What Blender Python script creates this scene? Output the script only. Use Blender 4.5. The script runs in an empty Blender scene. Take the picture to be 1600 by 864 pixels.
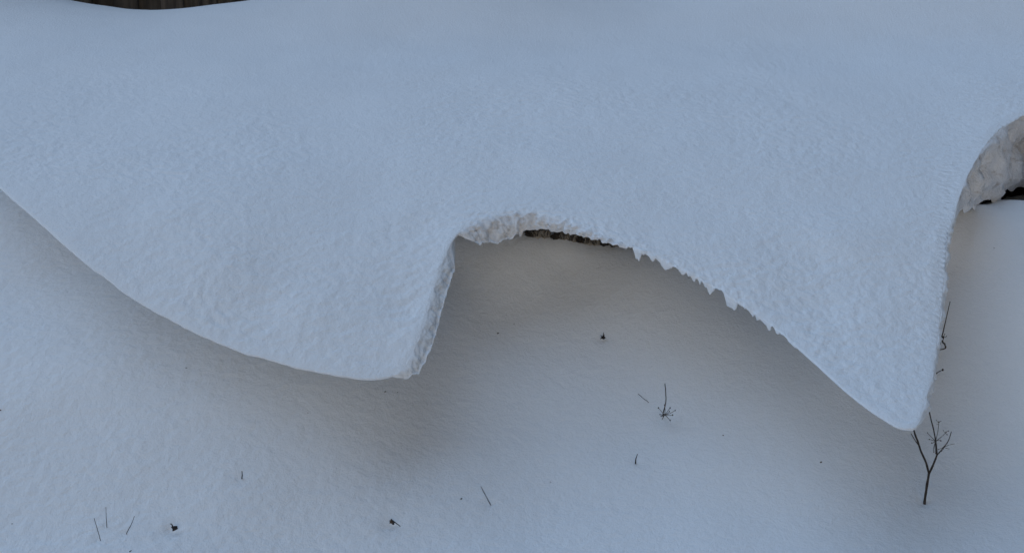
import bpy, bmesh, math, random
import numpy as np
from mathutils import Vector

random.seed(7)
scene = bpy.context.scene
C = scene.collection

# ------------------------------------------------------------------ camera
CAM_H, PITCH, FPX = 1.6, math.radians(12.0), 2198.0
cam_d = bpy.data.cameras.new('camera')
cam_d.sensor_width = 36.0
cam_d.lens = FPX / 1600.0 * 36.0
cam_d.clip_start, cam_d.clip_end = 0.05, 500.0
cam = bpy.data.objects.new('camera', cam_d)
cam.location = (0, 0, CAM_H)
cam.rotation_euler = (math.pi / 2 - PITCH, 0, 0)
C.objects.link(cam)
scene.camera = cam
# ------------------------------------------------------------------ sky, soft sun, exposure
SUN_EL, SUN_AZ = math.radians(47), math.radians(-58)   # overcast dusk: the broad bright part of the cloud is high, behind the drift and to the left
GLOW_EL, GLOW_AZ = math.radians(8), math.radians(180)  # the low pale glow on the horizon behind the viewer
world = bpy.data.worlds.new('World')
scene.world = world
world.use_nodes = True
wn = world.node_tree
sky = wn.nodes.new('ShaderNodeTexSky')
sky.sky_type = 'NISHITA'
sky.sun_disc = False
sky.sun_elevation = GLOW_EL
sky.sun_rotation = GLOW_AZ
sky.dust_density = 3.6
sky.ozone_density = 3.0
wn.links.new(sky.outputs[0], wn.nodes['Background'].inputs[0])
wn.nodes['Background'].inputs[1].default_value = 0.058
sun_d = bpy.data.lights.new('sun', 'SUN')
sun_d.energy = 2.0
sun_d.angle = math.radians(104)
sun_d.color = (0.525, 0.715, 1.0)
sun = bpy.data.objects.new('sun', sun_d)
sd = Vector((math.sin(SUN_AZ) * math.cos(SUN_EL), math.cos(SUN_AZ) * math.cos(SUN_EL), math.sin(SUN_EL)))
sun.rotation_euler = sd.to_track_quat('Z', 'Y').to_euler()
sun.location = (-4, -4, 8)
C.objects.link(sun)
scene.view_settings.view_transform = 'Standard'
scene.view_settings.look = 'None'
scene.view_settings.gamma = 1
scene.view_settings.use_curve_mapping = False
scene.view_settings.exposure = 0.05

# ------------------------------------------------------------------ helpers
cp, sp_ = math.cos(PITCH), math.sin(PITCH)
def slope(px, py):
    """ray direction per metre of Y: (dx, dz)"""
    u, v = (px - 800.0) / FPX, (432.0 - py) / FPX
    dy = cp + v * sp_
    return u / dy, (v * cp - sp_) / dy
def P(px, py, Y):
    a, b = slope(px, py)
    return (a * Y, Y, CAM_H + b * Y)

def perlin(x, y, seed=0):
    x = np.asarray(x, float); y = np.asarray(y, float)
    rs = np.random.RandomState(seed)
    perm = rs.permutation(1024)
    ang = rs.rand(1024) * 2 * math.pi
    gx, gy = np.cos(ang), np.sin(ang)
    xi, yi = np.floor(x).astype(int), np.floor(y).astype(int)
    xf, yf = x - xi, y - yi
    def g(ix, iy, fx, fy):
        h = perm[(perm[ix & 1023] + iy) & 1023]
        return gx[h] * fx + gy[h] * fy
    u = xf ** 3 * (xf * (xf * 6 - 15) + 10); v = yf ** 3 * (yf * (yf * 6 - 15) + 10)
    a = g(xi, yi, xf, yf); b = g(xi + 1, yi, xf - 1, yf)
    c = g(xi, yi + 1, xf, yf - 1); d = g(xi + 1, yi + 1, xf - 1, yf - 1)
    return ((a + u * (b - a)) * (1 - v) + (c + u * (d - c)) * v) * 1.5

class TPS:
    def __init__(self, pts, lam=1e-4):
        p = np.array(pts, float); self.c = p[:, :2]; n = len(p)
        K = self.k(self.c, self.c) + lam * np.eye(n)
        Q = np.c_[np.ones(n), self.c]
        A = np.zeros((n + 3, n + 3)); A[:n, :n] = K; A[:n, n:] = Q; A[n:, :n] = Q.T
        self.w = np.linalg.solve(A, np.r_[p[:, 2], 0, 0, 0])
    @staticmethod
    def k(a, b):
        r2 = ((a[:, None, :] - b[None]) ** 2).sum(-1)
        return 0.5 * r2 * np.log(r2 + 1e-12)
    def __call__(self, x, y):
        q = np.c_[np.ravel(x), np.ravel(y)].astype(float)
        out = np.empty(len(q)); n = len(self.c)
        for i in range(0, len(q), 20000):
            s = q[i:i + 20000]
            out[i:i + 20000] = self.k(s, self.c) @ self.w[:n] + self.w[n] + s @ self.w[n + 1:]
        return out.reshape(np.shape(x))

def mesh_obj(name, verts, faces, mat, parent=None, smooth=True):
    me = bpy.data.meshes.new(name)
    if isinstance(verts, np.ndarray):
        verts = verts.reshape(-1, 3)
        faces = np.asarray(faces, dtype=np.int32)
        me.vertices.add(len(verts)); me.vertices.foreach_set('co', verts.astype(np.float32).ravel())
        k = faces.shape[1]
        me.loops.add(faces.size); me.loops.foreach_set('vertex_index', faces.ravel())
        me.polygons.add(len(faces))
        me.polygons.foreach_set('loop_start', np.arange(0, faces.size, k, dtype=np.int32))
        me.update(calc_edges=True)
    else:
        me.from_pydata(verts, [], faces); me.update()
    me.polygons.foreach_set('use_smooth', [smooth] * len(me.polygons))
    me.materials.append(mat)
    o = bpy.data.objects.new(name, me); C.objects.link(o)
    if parent: o.parent = parent
    return o
def tag(o, label, cat, group=None):
    o['label'] = label; o['category'] = cat
    if group: o['group'] = group
    return o
def grid_faces(n, m, off=0):
    i, j = np.meshgrid(np.arange(n - 1), np.arange(m - 1), indexing='ij')
    a = (i * m + j).ravel() + off
    return np.c_[a, a + m, a + m + 1, a + 1]

# ------------------------------------------------------------------ materials
def new_mat(name):
    m = bpy.data.materials.new(name); m.use_nodes = True
    return m, m.node_tree, m.node_tree.nodes['Principled BSDF']
def snow_mat(name, base, bump_d, coarse=False):
    m, nt, b = new_mat(name)
    N, L = nt.nodes, nt.links
    tc = N.new('ShaderNodeTexCoord')
    n1 = N.new('ShaderNodeTexNoise'); n1.inputs['Scale'].default_value = 90; n1.inputs['Detail'].default_value = 4; n1.inputs['Roughness'].default_value = .65
    n2 = N.new('ShaderNodeTexNoise'); n2.inputs['Scale'].default_value = 330; n2.inputs['Detail'].default_value = 2
    n3 = N.new('ShaderNodeTexNoise'); n3.inputs['Scale'].default_value = 2.2; n3.inputs['Detail'].default_value = 4
    for n in (n1, n2, n3): L.new(tc.outputs['Object'], n.inputs['Vector'])
    b1 = N.new('ShaderNodeBump'); b1.inputs['Distance'].default_value = bump_d; b1.inputs['Strength'].default_value = .8
    b2 = N.new('ShaderNodeBump'); b2.inputs['Distance'].default_value = .0016; b2.inputs['Strength'].default_value = .7
    L.new(n1.outputs[0], b1.inputs['Height']); L.new(n2.outputs[0], b2.inputs['Height'])
    L.new(b1.outputs[0], b2.inputs['Normal']); L.new(b2.outputs[0], b.inputs['Normal'])
    cr = N.new('ShaderNodeValToRGB')
    cr.color_ramp.elements[0].position = .3; cr.color_ramp.elements[0].color = (base[0] * .965, base[1] * .967, base[2] * .97, 1)
    cr.color_ramp.elements[1].position = .7; cr.color_ramp.elements[1].color = (*base, 1)
    L.new(n3.outputs[0], cr.inputs[0]); L.new(cr.outputs[0], b.inputs['Base Color'])
    b.inputs['Roughness'].default_value = .7
    b.inputs['Specular IOR Level'].default_value = .25
    return m
def crust_mat(name, p0, p1):
    m = snow_mat(name, (.9, .9, .9), .009)
    nt = m.node_tree; N, L = nt.nodes, nt.links
    b = N['Principled BSDF']
    tc = N.new('ShaderNodeTexCoord')
    mp = N.new('ShaderNodeMapping'); mp.inputs['Scale'].default_value = (1, 1, 2.2)
    n = N.new('ShaderNodeTexNoise'); n.inputs['Scale'].default_value = 16; n.inputs['Detail'].default_value = 5
    L.new(tc.outputs['Object'], mp.inputs[0]); L.new(mp.outputs[0], n.inputs['Vector'])
    cr = N.new('ShaderNodeValToRGB')
    cr.color_ramp.elements[0].position = p0; cr.color_ramp.elements[0].color = (.87, .87, .88, 1)
    cr.color_ramp.elements[1].position = p1; cr.color_ramp.elements[1].color = (.34, .27, .21, 1)
    L.new(n.outputs[0], cr.inputs[0]); L.new(cr.outputs[0], b.inputs['Base Color'])
    return m
def plant_mat(name, c0, c1, sc=120):
    m, nt, b = new_mat(name)
    N, L = nt.nodes, nt.links
    tc = N.new('ShaderNodeTexCoord')
    n = N.new('ShaderNodeTexNoise'); n.inputs['Scale'].default_value = sc; n.inputs['Detail'].default_value = 3
    L.new(tc.outputs['Object'], n.inputs['Vector'])
    cr = N.new('ShaderNodeValToRGB')
    cr.color_ramp.elements[0].position = .35; cr.color_ramp.elements[0].color = (*c0, 1)
    cr.color_ramp.elements[1].position = .65; cr.color_ramp.elements[1].color = (*c1, 1)
    L.new(n.outputs[0], cr.inputs[0]); L.new(cr.outputs[0], b.inputs['Base Color'])
    b.inputs['Roughness'].default_value = .8
    return m
def wood_mat():
    m, nt, b = new_mat('weathered_wood')
    N, L = nt.nodes, nt.links
    tc = N.new('ShaderNodeTexCoord'); oi = N.new('ShaderNodeObjectInfo')
    mp = N.new('ShaderNodeMapping'); mp.inputs['Scale'].default_value = (28, 28, 3)
    ad = N.new('ShaderNodeVectorMath'); ad.operation = 'ADD'
    cx = N.new('ShaderNodeCombineXYZ')
    ml = N.new('ShaderNodeMath'); ml.operation = 'MULTIPLY'; ml.inputs[1].default_value = 37.0
    L.new(oi.outputs['Random'], ml.inputs[0]); L.new(ml.outputs[0], cx.inputs[2])
    L.new(tc.outputs['Object'], ad.inputs[0]); L.new(cx.outputs[0], ad.inputs[1])
    L.new(ad.outputs[0], mp.inputs[0])
    n = N.new('ShaderNodeTexNoise'); n.inputs['Scale'].default_value = 1; n.inputs['Detail'].default_value = 6
    L.new(mp.outputs[0], n.inputs['Vector'])
    cr = N.new('ShaderNodeValToRGB')
    cr.color_ramp.elements[0].position = .3; cr.color_ramp.elements[0].color = (.012, .010, .009, 1)
    cr.color_ramp.elements[1].position = .75; cr.color_ramp.elements[1].color = (.10, .085, .07, 1)
    L.new(n.outputs[0], cr.inputs[0])
    hs = N.new('ShaderNodeHueSaturation')
    mr = N.new('ShaderNodeMapRange'); mr.inputs['To Min'].default_value = .55; mr.inputs['To Max'].default_value = 1.35
    L.new(oi.outputs['Random'], mr.inputs[0]); L.new(mr.outputs[0], hs.inputs['Value'])
    L.new(cr.outputs[0], hs.inputs['Color']); L.new(hs.outputs[0], b.inputs['Base Color'])
    bp = N.new('ShaderNodeBump'); bp.inputs['Distance'].default_value = .004
    L.new(n.outputs[0], bp.inputs['Height']); L.new(bp.outputs[0], b.inputs['Normal'])
    b.inputs['Roughness'].default_value = .9
    return m
M_SNOW = snow_mat('drift_snow', (.90, .915, .93), .005)
M_GROUND = snow_mat('ground_snow', (.90, .915, .93), .005)
M_CRUST = crust_mat('snow_crust', .60, .92)
M_CRUST_STAINED = crust_mat('stained_snow_crust', .57, .86)
M_STEM = plant_mat('dead_stem', (.020, .015, .012), (.055, .042, .032))
M_HEAD = plant_mat('dead_seed_head', (.028, .022, .018), (.08, .06, .045))
M_LEAF = plant_mat('dead_leaf', (.012, .011, .012), (.04, .032, .03))
M_BROWN = plant_mat('brown_leaf', (.05, .032, .02), (.14, .09, .055))
M_GRASS = plant_mat('dry_grass', (.13, .11, .085), (.42, .37, .30), 60)
M_EARTH = plant_mat('bank_earth', (.018, .013, .010), (.06, .045, .032), 40)
M_WOOD = wood_mat()

# ------------------------------------------------------------------ the lower snow slope (ground)
gp = []
prof = [(864, 3.72), (780, 4.0), (700, 4.24), (600, 4.54), (500, 4.84), (420, 5.08)]
prof_l = [(864, 3.74), (780, 3.93), (700, 4.10), (600, 4.33), (500, 4.67), (420, 5.04)]
for px in (-900, -300, 100, 500, 700, 880, 1200, 1500, 1900, 2500):
    k = float(np.interp(px, [500, 880], [1, 0]))
    for (py, Y), (_, Yl) in zip(prof, prof_l):
        gp.append(P(px, py, Y * (1 - k) + Yl * k))
for px, py, Y in [(-300, 270, 6.1), (100, 285, 5.9), (400, 335, 5.5), (600, 358, 5.12), (700, 358, 5.22), (760, 366, 5.19), (820, 371, 5.17), (880, 376, 5.17), (940, 383, 5.17),
                  (1050, 372, 5.2), (1200, 352, 5.26), (1350, 335, 5.3), (1500, 320, 5.33), (1560, 315, 5.6), (1600, 303, 5.92), (1800, 290, 6.1), (2200, 290, 6.1)]:
    gp.append(P(px, py, Y))
    x, y, z = P(px, py, Y)
    gp.append((x * 1.05, y + .24, z - .07)); gp.append((x * 1.12, y + .6, z - .08)); gp.append((x * 1.4, y + 2.4, z + .08))
for x in (-6, -3, -1, 0, 1, 3, 6):
    for y in (3.2, 2.2, 0.8, -1.0):
        gp.append((x, y, 0.0 - 0.012 * (3.2 - y)))
g_tps = TPS(gp, 2e-4)
def ground_z(x, y, fine=True):
    x = np.asarray(x, float); y = np.asarray(y, float)
    xc = np.clip(x, -5.5, 5.5); yc = np.clip(y, -0.8, 8.5)
    z = g_tps(xc, yc)
    z = z + perlin(x * 1.3, y * 1.3, 11) * .018 + perlin(x * 3.7, y * 3.7, 12) * .006
    far = np.hypot(np.maximum(np.abs(x) - 5.5, 0), np.maximum(np.maximum(y - 8.5, -.8 - y), 0))
    z = z + perlin(x * .12, y * .12, 13) * np.minimum(far * .05, .7)
    if fine:
        q = .5 + .5 * np.clip(.5 - (x + .3) * .55, 0, 1)
        z = z + q * (perlin(x * 17, y * 22, 14) * .0014 + perlin(x * 40, y * 44, 15) * .0021)
    return z
def axis(a, b, n, far):
    core = np.linspace(a, b, n); st = (b - a) / n
    out = []; d = st; p = 0
    while p < far:
        d *= 1.22; p += d; out.append(p)
    out = np.array(out)
    return np.r_[a - out[::-1], core, b + out]
gx = axis(-2.5, 2.5, 760, 90); gy = axis(3.45, 5.8, 430, 90)
X, Yg = np.meshgrid(gx, gy, indexing='ij')
Zg = ground_z(X, Yg)
# small hollows melted round the stalks are added below through this list before the mesh is made
hollows = []
def ground_hit(px, py):
    a, b = slope(px, py)
    ys = np.linspace(3.2, 6.4, 1300)
    d = CAM_H + b * ys - ground_z(a * ys, ys, False)
    k = np.argmax(d <= 0) if (d <= 0).any() else len(ys) - 1
    return float(ys[k])
for px, py, w, dep in [(1445, 783, .020, .008), (272, 826, .022, .010), (612, 818, .022, .009), (942, 529, .018, .007), (993, 722, .012, .004),
                       (1038, 650, .022, .006), (156, 842, .010, .004), (167, 822, .010, .004), (198, 832, .010, .004), (766, 787, .012, .004), (378, 746, .016, .006)]:
    yy = ground_hit(px, py); xx = slope(px, py)[0] * yy
    r2 = (X - xx) ** 2 + ((Yg - yy)) ** 2
    Zg -= dep * np.exp(-r2 / (2 * w * w))
ground = mesh_obj('snow_ground', np.stack([X, Yg, Zg], -1), grid_faces(len(gx), len(gy)), M_GROUND)
ground['kind'] = 'structure'

# ------------------------------------------------------------------ the overhanging drift
PR = np.array([(-60, 8.9), (0, 8.0), (60, 7.1), (120, 6.33), (180, 5.75), (250, 5.22), (330, 4.78), (400, 4.48), (500, 4.13), (560, 3.92), (600, 3.78), (680, 3.53), (760, 3.3)], float)
def hermite(t, v, q):
    q = np.asarray(q, float)
    d = np.diff(v) / np.diff(t)
    m = np.zeros(len(v)); m[0], m[-1] = d[0], d[-1]
    for i in range(1, len(v) - 1):
        m[i] = 0 if d[i - 1] * d[i] <= 0 else 2 * d[i - 1] * d[i] / (d[i - 1] + d[i])
    k = np.clip(np.searchsorted(t, q) - 1, 0, len(t) - 2)
    h = t[k + 1] - t[k]; u = (q - t[k]) / h
    return ((2 * u ** 3 - 3 * u ** 2 + 1) * v[k] + (u ** 3 - 2 * u ** 2 + u) * h * m[k] + (-2 * u ** 3 + 3 * u ** 2) * v[k + 1] + (u ** 3 - u ** 2) * h * m[k + 1])
def profY(px, py):
    k = np.interp(px, [620, 780], [1, 0]) * np.interp(py, [300, 400, 500, 560, 600], [0, .05, .10, .15, .18])   # the left tongue hangs a little farther back
    return hermite(PR[:, 0], PR[:, 1], np.clip(py, -60, 760)) + k
# lip of the drift as seen: pixel, pixel, face height (m), roughness
LIP = [(-1300, 30, .05, .2), (-800, 60, .05, .2), (-420, 45, .04, .2), (-200, 120, .04, .2), (-90, 200, .035, .2), (0, 290, .007, .2), (50, 334, .007, .2), (100, 379, .007, .2), (150, 420, .007, .2), (200, 457, .007, .2),
       (250, 488, .007, .2), (300, 514, .007, .2), (350, 536, .007, .2), (400, 553, .007, .2), (450, 567, .007, .2), (500, 578, .007, .25), (550, 587, .007, .3), (590, 590, .007, .35), (612, 585, .007, .4), (627, 577, .025, .5), (641, 554, .03, .6), (654, 527, .03, .6), (664, 495, .03, .6), (673, 460, .03, .6), (682, 432, .03, .6), (691, 405, .035, .5), (700, 385, .02, .4), (708, 371, .007, .2),
       (715, 361, .007, .4), (721, 357, .028, .8), (740, 347, .06, 1), (770, 338, .076, 1), (800, 331, .066, 1), (830, 331, .056, 1), (860, 338, .043, 1), (890, 347, .034, 1), (920, 357, .025, 1), (950, 369, .013, 1),
       (975, 380, .007, 1), (1000, 391, .007, 1), (1040, 408, .007, 1), (1080, 427, .007, 1), (1120, 449, .007, 1), (1160, 475, .007, 1), (1200, 500, .007, .8), (1240, 534, .007, .5), (1270, 560, .007, .3), (1300, 588, .007, .25),
       (1340, 622, .007, .25), (1380, 650, .007, .25), (1410, 668, .007, .3), (1428, 674, .007, .4), (1435, 660, .007, .45), (1444, 632, .007, .45), (1453, 600, .007, .45), (1461, 560, .007, .4),
       (1467, 515, .007, .35), (1472, 470, .007, .3), (1476, 420, .007, .3), (1480, 375, .007, .3), (1490, 338, .007, .3), (1500, 305, .06, .5), (1512, 275, .09, .8), (1530, 242, .19, 1), (1555, 210, .25, 1),
       (1585, 188, .275, 1), (1615, 172, .30, 1), (1640, 178, .30, 1), (1662, 215, .2, .8), (1685, 290, .05, .4), (1715, 385, .007, .2), (1770, 465, .007, .2), (1860, 525, .007, .2), (2000, 545, .007, .2), (2250, 520, .007, .2), (2600, 420, .02, .2), (3000, 200, .05, .2)]
lip = np.array(LIP, float)
L3 = np.array([P(a, b, float(profY(a, b))) for a, b, *_ in LIP])
pts = [tuple(p) for p in L3]
# the back of the drift, its crest and the hollows in it (pixel, pixel, shift towards the viewer in metres)
def near_lip(px, py):
    q = np.interp(px, lip[:, 0], lip[:, 1]); return py > q - 45
for px in range(-1300, 3001, 215):
    for py in (60, 120, 190, 260, 330, 400, 480):
        if not near_lip(px, py):
            pts.append(P(px, py, float(profY(px, py))))
for px, py, dy in [(470, 190, .035), (540, 260, .045), (600, 320, .04), (660, 352, .02), (350, 420, -.05), (480, 480, -.05), (590, 480, -.04), (250, 330, -.05), (640, 110, -.03),
                   (1350, 480, -.05), (1300, 380, -.05), (1430, 560, -.015), (820, 270, .03), (1000, 300, -.02), (1200, 430, -.02)]:
    pts.append(P(px, py, float(profY(px, py)) + dy * .45))
for px, py in [(-1300, -40), (-900, -40), (-500, -45), (-200, -40), (0, -19), (95, 0), (160, 10), (240, 17), (310, 12), (395, 1), (480, -19), (580, -40), (680, -48), (800, -38), (900, -22), (990, -14), (1080, -26), (1200, -42),
               (1400, -55), (1600, -60), (1900, -65), (2400, -70), (3000, -70)]:
    pts.append(P(px, py, 8.3))
    x, y, z = P(px, py, 8.3)
    pts.append((x, 9.1, z - .10)); pts.append((x * 1.05, 10.6, z - .35))
d_tps = TPS(pts, 1e-3)

# resample the lip finely by image length inside the frame, coarsely outside
seg = np.hypot(np.diff(lip[:, 0]), np.diff(lip[:, 1]))
t = np.r_[0, np.cumsum(seg)]
q = [0.0]
while q[-1] < t[-1]:
    px_ = np.interp(q[-1], t, lip[:, 0])
    q.append(q[-1] + (2.5 if -60 < px_ < 1640 else 9.0))
q = np.array(q[:-1])
lx, ly, T, RG = (hermite(t, lip[:, k], q) for k in range(4))
NS = len(q)
lipY = profY(lx, ly)
ker = np.hanning(41); ker /= ker.sum()
lipY = np.convolve(np.r_[np.full(20, lipY[0]), lipY, np.full(20, lipY[-1])], ker, 'valid')
A = np.array([slope(a, b)[0] for a, b in zip(lx, ly)])
for i in range(1, NS): A[i] = max(A[i], A[i - 1] + 3e-5)
LX = A * lipY
# plan-direction pointing out of the lip
def smooth(v, n=15):
    k = np.hanning(2 * n + 1); k /= k.sum()
    return np.convolve(np.r_[np.full(n, v[0]), v, np.full(n, v[-1])], k, 'valid')
tx, ty = np.gradient(smooth(LX, 12)), np.gradient(smooth(lipY, 12))
ln = np.hypot(tx, ty) + 1e-9
ox, oy = ty / ln, -tx / ln
# uneven, slightly serrated lip
ser = RG * (perlin(q / 16, q * 0, 31) * .010 + perlin(q / 6.5, q * 0, 32) * .006) + perlin(q / 40, q * 0 + .5, 33) * .006
ser = ser * np.clip((np.abs(oy) - .4) / .3, 0, 1) * np.where((lx > 1440) & (lx < 1510), 0, 1)
LXs, LYs = LX + ox * ser, lipY + oy * ser
NV = 420
tt = np.linspace(0, 1, NV)
PRx = np.r_[-90, PR[:, 0]]; PRy = np.r_[10.4, PR[:, 1]]
ramp = np.interp(ly[:, None] + (-90 - ly[:, None]) * tt, PRx, PRy) - np.interp(ly, PRx, PRy)[:, None]
vv = ramp / ramp[:, -1:]                                    # rows closer together where the drift is nearer
Ab = .55 * smooth(A, 110) + .45 * (A[0] + (A[-1] - A[0]) * np.interp(q, [q[0], t[lip[:, 0] == 0][0], t[np.argmax(lip[:, 0] > 1600)], q[-1]], [0, (slope(0, 290)[0] - A[0]) / (A[-1] - A[0]), (slope(1615, 172)[0] - A[0]) / (A[-1] - A[0]), 1]))
ser_x, ser_y = ox * ser, oy * ser
fall = np.exp(-vv * 5.5 / .03)                              # the unevenness of the lip dies away within a few centimetres
g = vv ** .6                                                # columns fan out from the steep sides of the tongues
SY = lipY[:, None] * (1 - vv) + 10.4 * vv
SX = (A[:, None] * (1 - g) + Ab[:, None] * g) * SY + ser_x[:, None] * fall
SY = SY + ser_y[:, None] * fall
SZ = d_tps(SX, SY)
dl = (SY - LYs[:, None])
for i0 in range(0, NS, 40):
    bx_, by_ = SX[i0:i0 + 40, :230], SY[i0:i0 + 40, :230]
    lo, hi = max(0, i0 - 400), min(NS, i0 + 440)
    d2 = (bx_[..., None] - LXs[lo:hi:3]) ** 2 + (by_[..., None] - LYs[lo:hi:3]) ** 2
    dl[i0:i0 + 40, :230] = np.minimum(np.abs(dl[i0:i0 + 40, :230]), np.sqrt(d2.min(-1)))
def drift_fine(x, y):
    patch = .55 + .6 * np.clip(perlin(x * 1.4, y * 1.1, 40) + .35, 0, 1.2)
    w = 4 * perlin(x * 3, y * 3, 46)
    r = perlin(x * 17 + w * .3, y * 22 + w * .5, 41) * .0020 + perlin(x * 33, y * 36 + w * .4, 42) * .0021 + perlin(x * 62, y * 62, 43) * .0012
    fade = np.clip((8.4 - y) / 3.0, .25, 1)
    return patch * fade * r * .95 + perlin(x * 1.5, y * 1.0, 44) * .008 + perlin(x * 5, y * 4, 45) * .0025
SZ = SZ + drift_fine(SX, SY) * np.clip(dl / .05 + .25, 0, 1)
# crumbled crust just behind the broken middle lip and along the side of the left tongue
crumb = np.exp(-dl / .07) * np.clip(RG - .35, 0, 1)[:, None] * np.clip((1300 - lx) / 60, 0, 1)[:, None] * np.clip(np.abs(oy) * 1.5 - .2, 0, 1)[:, None]
SZ += crumb * (perlin(SX * 40, SY * 40, 47) * .006 + perlin(SX * 85, SY * 85, 48) * .005)
# rounded shoulder that runs down into the lip
SZ -= .003 * np.exp(-dl / .012)

drift = bpy.data.objects.new('snow_cornice', None)
C.objects.link(drift)
tag(drift, 'large wind-shaped snow cornice with drooping tongues overhanging the shaded slope', 'snow drift')
top = np.stack([SX, SY, SZ], -1)

# lip face: rolls over from the top, ragged lower edge where the snow has broken
NW = 22
w = np.linspace(0, 1, NW)
sp = q / 1.0
teeth = np.clip(perlin(sp / 13, sp * 0 + .3, 51), -.1, 1) * .06 * np.clip(.6 + perlin(sp / 55, sp * 0, 61), .15, 1.3) + np.clip(perlin(sp / 5, sp * 0 + .7, 52), 0, 1) * .020
tz = np.clip((lx - 965) / 25, 0, 1) * np.clip((1255 - lx) / 60, 0, 1)
tc_ = np.clip((lx - 716) / 8, 0, 1) * np.clip((985 - lx) / 20, 0, 1)
tr = np.clip((lx - 1500) / 12, 0, 1) * np.clip((1690 - lx) / 30, 0, 1)
ts = np.clip((lx - 615) / 20, 0, 1) * np.clip((706 - lx) / 14, 0, 1)
tq = np.clip((lx - 1434) / 10, 0, 1) * np.clip((1498 - lx) / 8, 0, 1)
drip = np.clip(perlin(sp / 30, sp * 0 + .9, 53), 0, 1) * .10 + np.clip(perlin(sp / 11, sp * 0 + .2, 54), 0, 1) * .04
Th = T + tz * teeth * 1.05 + tc_ * np.where(lx < 815, 1, .45) * (np.clip(perlin(sp / 12, sp * 0 + .4, 55), -.3, 1) * .016 + perlin(sp / 5, sp * 0, 56) * .006) + tr * drip + tq * (.022 + perlin(sp / 12, sp * 0 + .6, 64) * .012) + ts * (perlin(sp / 9, sp * 0, 62) * .010 + perlin(sp / 4.5, sp * 0, 63) * .006)
out_b = np.where(tr + tc_ > .5, .012, .003) + tq * (.004 + perlin(sp / 18, sp * 0, 65) * .010)
lz = SZ[:, 0]
rough = np.maximum(np.maximum(tz * .15, np.maximum(ts * .75, tq * .7)), np.maximum(tc_, tr))
DX = sp[:, None] / 25 + 0 * w; DW = (Th[:, None] * w) * 26
lump = rough[:, None] * np.sin(math.pi * np.clip(w, 0, .97)) * (perlin(DX * 1.3, DW * 1.6, 57) * .010 + perlin(DX * 3.2, DW * 3.6 + 9, 58) * .007 + perlin(DX * 7, DW * 8, 59) * .008)
lump += tr[:, None] * np.sin(math.pi * np.clip(w, 0, .9)) * (perlin(DX * .8 + 4, DW * .45, 66) * .05 + perlin(DX * 1.9, DW * 1.0, 67) * .025)
inw = (tc_ * .06 * np.clip((860 - lx) / 60, .3, 1) - tr * .01 + ts * .04)[:, None] * w ** 1.2                       # the right-hand face leans back under its lip
off = out_b[:, None] * np.sin(math.pi * w) + lump + inw
FX = LX[:, None] + ox[:, None] * (off + ser[:, None] * (1 - .8 * w))
FY = lipY[:, None] + oy[:, None] * (off + ser[:, None] * (1 - .8 * w))
FZ = lz[:, None] - Th[:, None] * (1 - np.cos(math.pi * w)) / 2
face = np.stack([FX, FY, FZ], -1)
# underside: runs back under the drift to the bank
NU = 26
u = np.linspace(0, 1, NU)
bx, by, bz = FX[:, -1], FY[:, -1], FZ[:, -1]
ub_y = np.maximum(by + 1.3, 6.5); ub_x = bx * ub_y / by
UX = bx[:, None] * (1 - u) + ub_x[:, None] * u
UY = by[:, None] * (1 - u) + ub_y[:, None] * u
top_at = d_tps(UX, UY)
dist = UY - by[:, None]
UZ = bz[:, None] + .10 * (1 - np.exp(-dist / .12)) - .8 * np.clip((u - .45) / .5, 0, 1) ** 2
UZ = np.where(u < .01, UZ, np.minimum(top_at - .03 - .06 * np.clip(dist / .3, 0, 1), UZ)) + perlin(UX * 9, UY * 9, 60) * .012 * np.clip(u * 8, 0, 1)
under = np.stack([UX, UY, UZ], -1)

sheet = mesh_obj('top_sheet', top, grid_faces(NS, NV)[:, ::-1], M_SNOW, drift)
def strip(i0, i1, name, mat):
    f = face[i0:i1 + 1]
    o = mesh_obj(name, f, grid_faces(i1 - i0 + 1, NW), mat, drift)
    return o
i_a = int(np.argmax(lx > 714)); i_b = int(np.argmax(lx > 982)); i_c = int(np.argmax(lx > 1240)); i_d = int(np.argmax(lx > 1497)); i_e = int(np.argmax(lx > 1688))
strip(0, i_a, 'lip', M_SNOW)['label'] = 'smooth rounded lip of the broad left tongue'
strip(i_a, i_b, 'broken_edge', M_CRUST)['label'] = 'crumbling broken snow face above the dark gap'
strip(i_b, i_c, 'jagged_edge', M_SNOW)['label'] = 'jagged toothed lip beside the broken face'
strip(i_c, i_d, 'lip', M_SNOW)['label'] = 'smooth lip round the pointed right tongue'
strip(i_d, i_e, 'broken_edge', M_CRUST_STAINED)['label'] = 'grey crusted snow face with hanging lumps behind the pointed tongue'
strip(i_e, NS - 1, 'lip', M_SNOW)
mesh_obj('underside', under, grid_faces(NS, NU), M_SNOW, drift)

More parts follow.
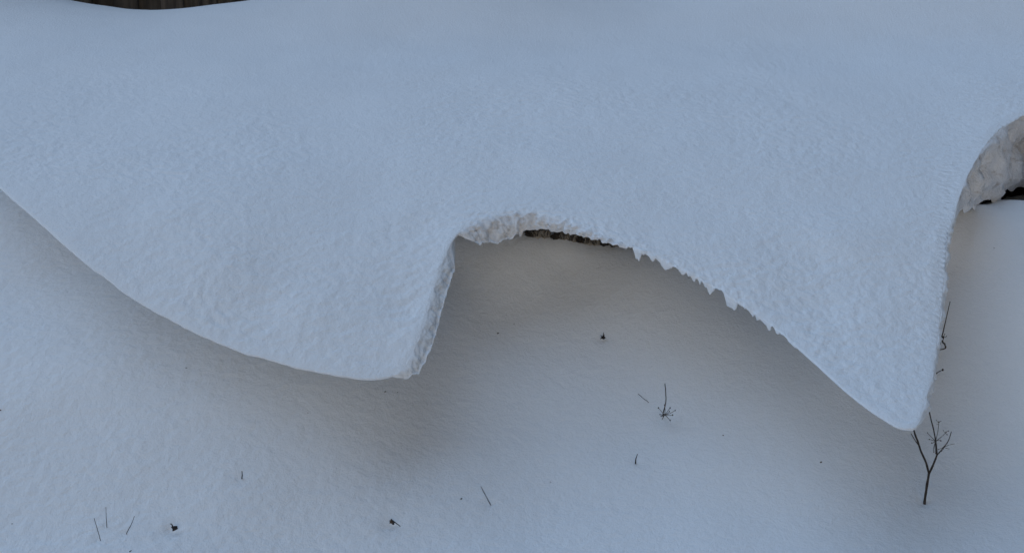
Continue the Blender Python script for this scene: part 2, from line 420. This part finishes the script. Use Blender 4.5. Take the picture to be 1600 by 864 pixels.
# ------------------------------------------------------------------ plank fence beyond the crest
fence = bpy.data.objects.new('plank_fence', None); C.objects.link(fence)
fence.location = (-2.2, 9.0, .8)
tag(fence, 'dark weathered plank fence showing over the dip in the snow crest', 'fence')
def box(bm, cx, cy, cz, sx, sy, sz, rz=0):
    r = bmesh.ops.create_cube(bm, size=1)
    for v in r['verts']:
        v.co = Vector((v.co.x * sx, v.co.y * sy, v.co.z * sz)) + Vector((cx, cy, cz))
def bm_obj(name, bm, mat, parent):
    me = bpy.data.meshes.new(name); bm.to_mesh(me); bm.free(); me.materials.append(mat)
    o = bpy.data.objects.new(name, me); C.objects.link(o); o.parent = parent
    return o
x = -2.6
while x < 2.9:
    wd = random.uniform(.09, .19)
    bm = bmesh.new(); box(bm, 0, 0, 0, wd + .012, .024, 2.0)
    bmesh.ops.bevel(bm, geom=bm.edges[:], offset=.004, segments=1, affect='EDGES')
    o = bm_obj('board', bm, M_WOOD, fence)
    o.location = (x + wd / 2, (len(fence.children) % 2) * .03 - .015, 1.0 + random.uniform(-.03, .03))
    o.rotation_euler = (0, random.uniform(-.004, .004), random.uniform(-.02, .02))
    x += wd
for z in (.35, 1.6):
    bm = bmesh.new(); box(bm, .15, .05, z, 5.6, .06, .09)
    bm_obj('rail', bm, M_WOOD, fence)
for xx in (-2.4, -.7, 1.0, 2.7):
    bm = bmesh.new(); box(bm, xx, .135, .8, .11, .11, 2.5)
    bm_obj('post', bm, M_WOOD, fence)

# ------------------------------------------------------------------ dead plants
def tube(name, pts, r0, r1, mat, parent=None, sides=6, sub=3, wob=0.0, origin=None):
    pts = [Vector(p) for p in pts]
    n = len(pts)
    fine = []
    for i in range(n - 1):
        p0, p1, p2, p3 = pts[max(i - 1, 0)], pts[i], pts[i + 1], pts[min(i + 2, n - 1)]
        for k in range(sub):
            s = k / sub
            fine.append(.5 * ((2 * p1) + (p2 - p0) * s + (2 * p0 - 5 * p1 + 4 * p2 - p3) * s * s + (3 * p1 - p0 - 3 * p2 + p3) * s ** 3))
    fine.append(pts[-1])
    if wob:
        fine = [f + Vector((random.uniform(-wob, wob), random.uniform(-wob, wob), random.uniform(-wob, wob))) if 0 < i < len(fine) - 1 else f for i, f in enumerate(fine)]
    o0 = Vector(origin) if origin is not None else Vector((0, 0, 0))
    V, F = [], []
    for i, c in enumerate(fine):
        d = (fine[min(i + 1, len(fine) - 1)] - fine[max(i - 1, 0)]).normalized()
        a = d.orthogonal().normalized(); b = d.cross(a)
        r = r0 + (r1 - r0) * i / (len(fine) - 1)
        r *= random.uniform(.88, 1.12)
        for k in range(sides):
            th = 2 * math.pi * k / sides
            V.append(tuple(c + a * math.cos(th) * r + b * math.sin(th) * r - o0))
    for i in range(len(fine) - 1):
        for k in range(sides):
            F.append((i * sides + k, i * sides + (k + 1) % sides, (i + 1) * sides + (k + 1) % sides, (i + 1) * sides + k))
    F.append(tuple(range(sides))[::-1]); F.append(tuple((len(fine) - 1) * sides + k for k in range(sides)))
    o = mesh_obj(name, V, F, mat, parent)
    if origin is not None and parent is None: o.location = o0
    return o
def seed(name, p, r, mat, parent, origin):
    bm = bmesh.new()
    bmesh.ops.create_icosphere(bm, subdivisions=1, radius=r)
    for v in bm.verts:
        v.co = Vector((v.co.x, v.co.y, v.co.z * 1.3)) * random.uniform(.7, 1.25) + Vector(p) - Vector(origin)
    return bm_obj(name, bm, mat, parent)
def empty(name, loc, label, cat, group=None):
    e = bpy.data.objects.new(name, None); C.objects.link(e); e.location = loc
    return tag(e, label, cat, group)
def root_at(px, py):
    Y = ground_hit(px, py)
    return Y, Vector(P(px, py, Y))
def line(px_list, Y, dy=None):
    return [P(a, b, Y + (dy[i] if dy else 0)) for i, (a, b) in enumerate(px_list)]
def umbel(parent, org, c, tips, Y, dys, r=.0011, head=.0019, name='umbel_ray'):
    for (a, b), d in zip(tips, dys):
        mid = ((c[0] + a) / 2 + random.uniform(-1.5, 1.5), (c[1] + b) / 2 + random.uniform(-1, 1.5))
        tube(name, [P(*c, Y), P(*mid, Y + d * .6), P(a, b, Y + d)], r, r * .7, M_HEAD, parent, 5, 3, 0, org)
        seed('seed', P(a, b, Y + d), head * random.uniform(.7, 1.2), M_HEAD, parent, org)

# 1 forked stalk under the pointed tongue
Y, r = root_at(1445, 783)
p1 = empty('dead_weed', r, 'tall forked dead weed with wiry seed head under the tip of the pointed tongue', 'plant')
Yb = Y
tube('stem', line([(1444, 790), (1445, 781), (1448, 760), (1451.5, 739)], Yb, [0, 0, .01, .02]), .0042, .0036, M_STEM, p1, 7, 4, .0003, r)
tube('branch', line([(1451.5, 740), (1447, 723), (1439.5, 706), (1434, 690), (1428.5, 674), (1424, 655)], Yb, [.02, .03, .045, .06, .07, .08]), .0033, .0024, M_STEM, p1, 7, 4, .0003, r)
tube('side_shoot', line([(1436.5, 697), (1430, 688), (1423.5, 677)], Yb, [.05, .055, .055]), .0016, .0012, M_STEM, p1, 6, 4, 0, r)
tube('branch', line([(1451.5, 740), (1457, 728), (1461, 719), (1464, 710)], Yb, [.02, .02, .02, .02]), .0033, .0028, M_STEM, p1, 7, 4, .0003, r)
tube('branch', line([(1464, 711), (1462, 690), (1459, 672), (1454, 652), (1450.5, 634)], Yb, [.02, .03, .045, .06, .07]), .0025, .0017, M_STEM, p1, 7, 4, .0003, r)
tube('branch', line([(1464, 711), (1474, 699), (1482, 688), (1486.5, 674)], Yb, [.02, .01, .0, -.01]), .0019, .0011, M_STEM, p1, 6, 4, .0003, r)
umbel(p1, r, (1461.8, 689), [(1449, 676), (1452, 686), (1456, 692), (1478, 675), (1470, 688), (1467, 659), (1459, 706), (1462, 708)], Yb + .03, [.03, -.02, -.03, .0, -.04, .04, -.02, .02])
umbel(p1, r, (1475, 698), [(1491, 693), (1483, 701), (1466, 702), (1471, 705)], Yb + .01, [-.03, -.04, .03, -.02], .0008, .0013)
umbel(p1, r, (1477, 676), [(1474, 672), (1480, 679), (1482, 673)], Yb, [.0, -.01, .01], .0008, .0013)
umbel(p1, r, (1467, 660), [(1463, 656), (1470, 658), (1464, 663)], Yb + .07, [.0, -.01, .01], .0008, .0012)
# 2 stalk hidden behind the tongue's side
Yq = ground_hit(1475, 547) + .035
b0 = Vector((P(1468, 520, Yq)[0], Yq, float(ground_z(P(1468, 520, Yq)[0], Yq, False))))
p2 = empty('dead_weed', b0, 'thin dead weed with a curled head peeping past the side of the pointed tongue', 'plant')
tube('stem', [tuple(b0 - Vector((0, 0, .02))), P(1470, 532, Yq - .05), P(1474, 517, Yq - .06), P(1479, 495, Yq - .08), P(1484.5, 471, Yq - .10)], .0026, .0012, M_STEM, p2, 6, 5, .0003, b0)
tube('curled_head', line([(1471, 531), (1474, 526), (1472.5, 533), (1476, 538), (1477.5, 543), (1474, 545), (1469, 546)], Yq - .05, [0, -.01, .0, -.01, -.01, -.01, -.02]), .0034, .0018, M_HEAD, p2, 6, 4, .001, b0)
umbel(p2, b0, (1473, 527), [(1476, 522), (1479, 525), (1469, 523)], Yq - .05, [0, .01, .01], .0009, .0016)
# 3 small twig lower down the same side
Yq = ground_hit(1463, 586) + .01
b0 = Vector((P(1458, 586, Yq)[0], Yq, float(ground_z(P(1458, 586, Yq)[0], Yq, False))))
p3 = empty('dead_twig', b0, 'tiny bent twig poking out low beside the edge of the pointed tongue', 'twig')
tube('stem', [tuple(b0 - Vector((0, 0, .01))), P(1463, 583, Yq - .02), P(1468, 580, Yq - .03), P(1473, 578, Yq - .03)], .0020, .0012, M_STEM, p3, 6, 4, .0003, b0)
seed('seed', P(1473, 578, Yq - .03), .0042, M_HEAD, p3, b0)
tube('side_shoot', [P(1464, 583, Yq - .02), P(1462.5, 585.5, Yq - .03)], .0014, .001, M_STEM, p3, 5, 3, 0, b0)
# 4 umbel lying in the middle of the slope
Y, r = root_at(1037, 652)
p4 = empty('dried_umbel', r, 'dried umbel seed head with a long upright stalk on the shaded slope', 'plant')
Yu = Y - .03
tube('stem', [P(1036, 650, Y + .01), P(1036.5, 644, Yu), P(1040.5, 627, Yu - .01), P(1040, 612, Yu - .02), P(1039, 599, Yu - .03)], .0022, .0013, M_STEM, p4, 6, 5, .0003, r)
umbel(p4, r, (1038.5, 648), [(1029, 637), (1038, 632), (1047, 637), (1055, 641), (1051, 648), (1047, 656.5), (1035, 654), (1031, 647.5), (1033, 650), (1046, 643)], Yu - .01, [.0, .0, -.01, -.02, -.03, -.05, -.04, -.02, -.03, .01], .0011, .0024)
# single stalks and scraps: (kind, label, pixel path, width, material)
def stalk(name, path, w0, w1, mat, label, cat, group=None, lean=-.02):
    Y, r = root_at(*path[0])
    n = len(path)
    pts = [tuple(Vector(P(*path[0], Y)) - Vector((0, 0, .006)))] + [P(a, b, Y + lean * i / (n - 1) - .002) for i, (a, b) in enumerate(path)]
    o = tube(name, pts, w0, w1, mat, None, 6, 4, .0002, r)
    return tag(o, label, cat, group)
stalk('grass_stalk', [(156.5, 842), (152, 826), (147, 809)], .0013, .0008, M_STEM, 'thin dry stalk leaning outward, lowest of three beside the dark curled leaf', 'stalk', 'dry stalks on the open snow')
stalk('grass_stalk', [(167, 822), (166, 806), (165.5, 792)], .0012, .0008, M_STEM, 'thin dry stalk standing straight up, highest of three together on open snow', 'stalk', 'dry stalks on the open snow')
stalk('grass_stalk', [(198, 832), (205, 819), (210, 806)], .0013, .0008, M_STEM, 'thin dry stalk of three, leaning over toward the dark curled leaf', 'stalk', 'dry stalks on the open snow')
stalk('grass_stalk', [(766, 787), (759, 774), (751.5, 760)], .0017, .0011, M_STEM, 'straight slanting dry stalk alone on the snow near the brown leaf scrap', 'stalk', 'dry stalks on the open snow')
stalk('dead_twig', [(1013, 628), (1005, 622), (997, 615)], .0015, .0009, M_STEM, 'thin slanting twig lying beside the dried umbel', 'twig')
stalk('dead_twig', [(993, 723), (993.5, 717), (996, 709)], .0030, .0011, M_LEAF, 'short dark stub of twig standing in the snow below the dried umbel', 'twig')
stalk('dead_twig', [(378, 746), (378.5, 741), (378, 736)], .0022, .0012, M_STEM, 'tiny upright twig stub alone on the bright snow under the broad tongue', 'twig')
# curled leaf, brown scrap, tuft
def blob(name, parent, org, c, rx, ry, rz, mat, rough=.35):
    bm = bmesh.new(); bmesh.ops.create_icosphere(bm, subdivisions=2, radius=1)
    for v in bm.verts:
        k = 1 + random.uniform(-rough, rough)
        v.co = Vector((v.co.x * rx * k, v.co.y * ry * k, v.co.z * rz * k)) + Vector(c) - Vector(org)
    return bm_obj(name, bm, mat, parent)
Y, r = root_at(272, 827)
e = empty('curled_leaf', r, 'blackened curled leaf with a hooked stalk half sunk in the snow', 'leaf')
blob('blade', e, r, P(272.5, 824.5, Y - .01), .0085, .008, .006, M_LEAF)
tube('stalk', line([(270, 824), (269.5, 821), (267.5, 818), (266, 818.5)], Y - .015), .0022, .0012, M_LEAF, e, 6, 4, 0, r)
tube('stalk', line([(274, 824), (276.5, 823.5), (278, 825)], Y - .015), .0018, .0010, M_LEAF, e, 6, 4, 0, r)
tube('stalk', line([(271, 825), (270, 829)], Y - .012), .0022, .0015, M_LEAF, e, 6, 4, 0, r)
Y, r = root_at(612, 818)
e = empty('leaf_scrap', r, 'brown scrap of leaf with a broken stem lying on the open snow', 'leaf')
blob('blade', e, r, P(611.5, 814.5, Y - .005), .006, .006, .006, M_BROWN)
blob('blade', e, r, P(614.5, 817, Y - .008), .004, .004, .004, M_LEAF)
tube('stalk', line([(611, 810.5), (618, 816), (625.5, 822)], Y - .02, [0, 0, -.012]), .0020, .0011, M_STEM, e, 6, 4, .0004, r)
Y, r = root_at(942, 530)
e = empty('plant_tuft', r, 'small dark tuft of dead leaves high on the shaded slope', 'plant')
blob('clump', e, r, P(942, 527.5, Y - .004), .007, .006, .005, M_LEAF)
for a, b in [(938, 524), (943.5, 519), (947, 528), (938, 530), (945, 523)]:
    tube('leaf', [P(942, 528, Y - .006), P((942 + a) / 2, (528 + b) / 2 - 1, Y - .012), P(a, b, Y - .014)], .0022, .0008, M_LEAF, e, 5, 3, 0, r)
# specks of chaff
specks = [(778, 521, .0042, 'shade'), (803, 506, .0022, 'shade'), (818, 514, .0024, 'shade'), (1130, 680, .0024, 'shade'), (1283, 722, .0040, 'brown'), (1019, 787, .0022, 'open'),
          (1553, 388, .0024, 'shade'), (291, 575, .0030, 'open'), (602, 612, .0030, 'shade'), (621, 613, .0020, 'shade'), (721, 779, .0036, 'open'), (727, 829, .0030, 'open'),
          (204, 861, .0050, 'open'), (1, 641, .0045, 'open'), (481, 645, .0020, 'open'), (757, 714, .0018, 'open'), (860, 753, .0020, 'open'), (19, 818, .0020, 'open'), (1358, 755, .002, 'open')]
for px, py, s, k in specks:
    Y, r = root_at(px, py)
    bm = bmesh.new(); bmesh.ops.create_icosphere(bm, subdivisions=1, radius=1)
    a = random.uniform(0, 6.28)
    for v in bm.verts:
        lx_, ly_, lz_ = v.co.x * s * 1.5, v.co.y * s * .7, v.co.z * s * .55
        v.co = Vector((lx_ * math.cos(a) - ly_ * math.sin(a), lx_ * math.sin(a) + ly_ * math.cos(a), lz_ + s * .2)) * random.uniform(.75, 1.2)
    o = bm_obj('chaff_speck', bm, M_BROWN if k == 'brown' else M_HEAD, None); o.location = r
    if k == 'brown': tag(o, 'pale brown fleck of chaff between the slope and the forked weed', 'chaff')
    elif k == 'shade': tag(o, 'tiny dark speck of chaff on the shaded slope under the overhang', 'chaff', 'chaff specks in the shade')
    else: tag(o, 'tiny dark speck of chaff on the open snow', 'chaff', 'chaff specks on the open snow')
# bare earth of the bank showing in the slits under the drift
def earth(path, Ya, Yb_, h):
    n, m = 90, 7
    pxs = np.linspace(path[0][0], path[-1][0], n)
    pys = np.interp(pxs, [p[0] for p in path], [p[1] for p in path])
    Ys = np.linspace(Ya, Yb_, n)
    V = []
    for k in range(n):
        x, y, z = P(pxs[k], pys[k], Ys[k])
        f = min(1, 6 * k / n, 6 * (n - 1 - k) / n)
        for a in range(m):
            t_ = a / (m - 1)
            nz = float(perlin(np.array([x * 38]), np.array([a * .8 + 3.0]), 71)[0])
            V.append((x, y + .10 * t_ + .02 * nz, z - .05 + (h + .03) * f * math.sin(t_ * 1.5) + .012 * nz))
    o = mesh_obj('earth_bank', np.array(V), grid_faces(n, m), M_EARTH)
    o['kind'] = 'structure'
earth([(806, 371), (880, 377), (968, 387)], 5.19, 5.19, .12)
earth([(1480, 322), (1520, 319), (1560, 315), (1640, 293)], 5.3, 6.35, .06)
# dry grass and earth in the gap under the broken face
tufts = [(828, 364, 5, 0), (838, 364, 8, 1), (853, 364, 10, 1), (868, 369, 9, 0), (880, 369, 11, 1), (893, 371, 9, 1), (906, 373, 9, 0), (918, 375, 8, 1), (930, 377, 9, 1), (944, 379, 7, 0), (958, 381, 6, 1)]
for i, (px, py, hgt, tan) in enumerate(tufts):
    Yt = 5.15
    base = Vector(P(px, py + 8, Yt + .02))
    e = empty('grass_tuft', base, 'matted tan dry grass sticking out of the dark gap under the broken snow face' if tan else 'dark earthy root clump in the gap under the broken snow face', 'grass tuft' if tan else 'root clump',
              'grass tufts in the gap' if tan else 'root clumps in the gap')
    blob('clump', e, base, P(px, py + 2, Yt + .03), .020, .02, .020, M_GRASS if tan else M_EARTH, .3)
    for k in range(7):
        a, h = random.uniform(-9, 9), random.uniform(.3, 1.15) * hgt
        tube('blade', [P(px + a * .4, py + 5, Yt), P(px + a * .8, py + 2 - h * .5, Yt - .015), P(px + a * 1.2 + random.uniform(-3, 3), py - h * .8, Yt - .012)], .0022, .0009, M_GRASS if (tan and k % 3) else M_EARTH, e, 4, 3, .0008, base)
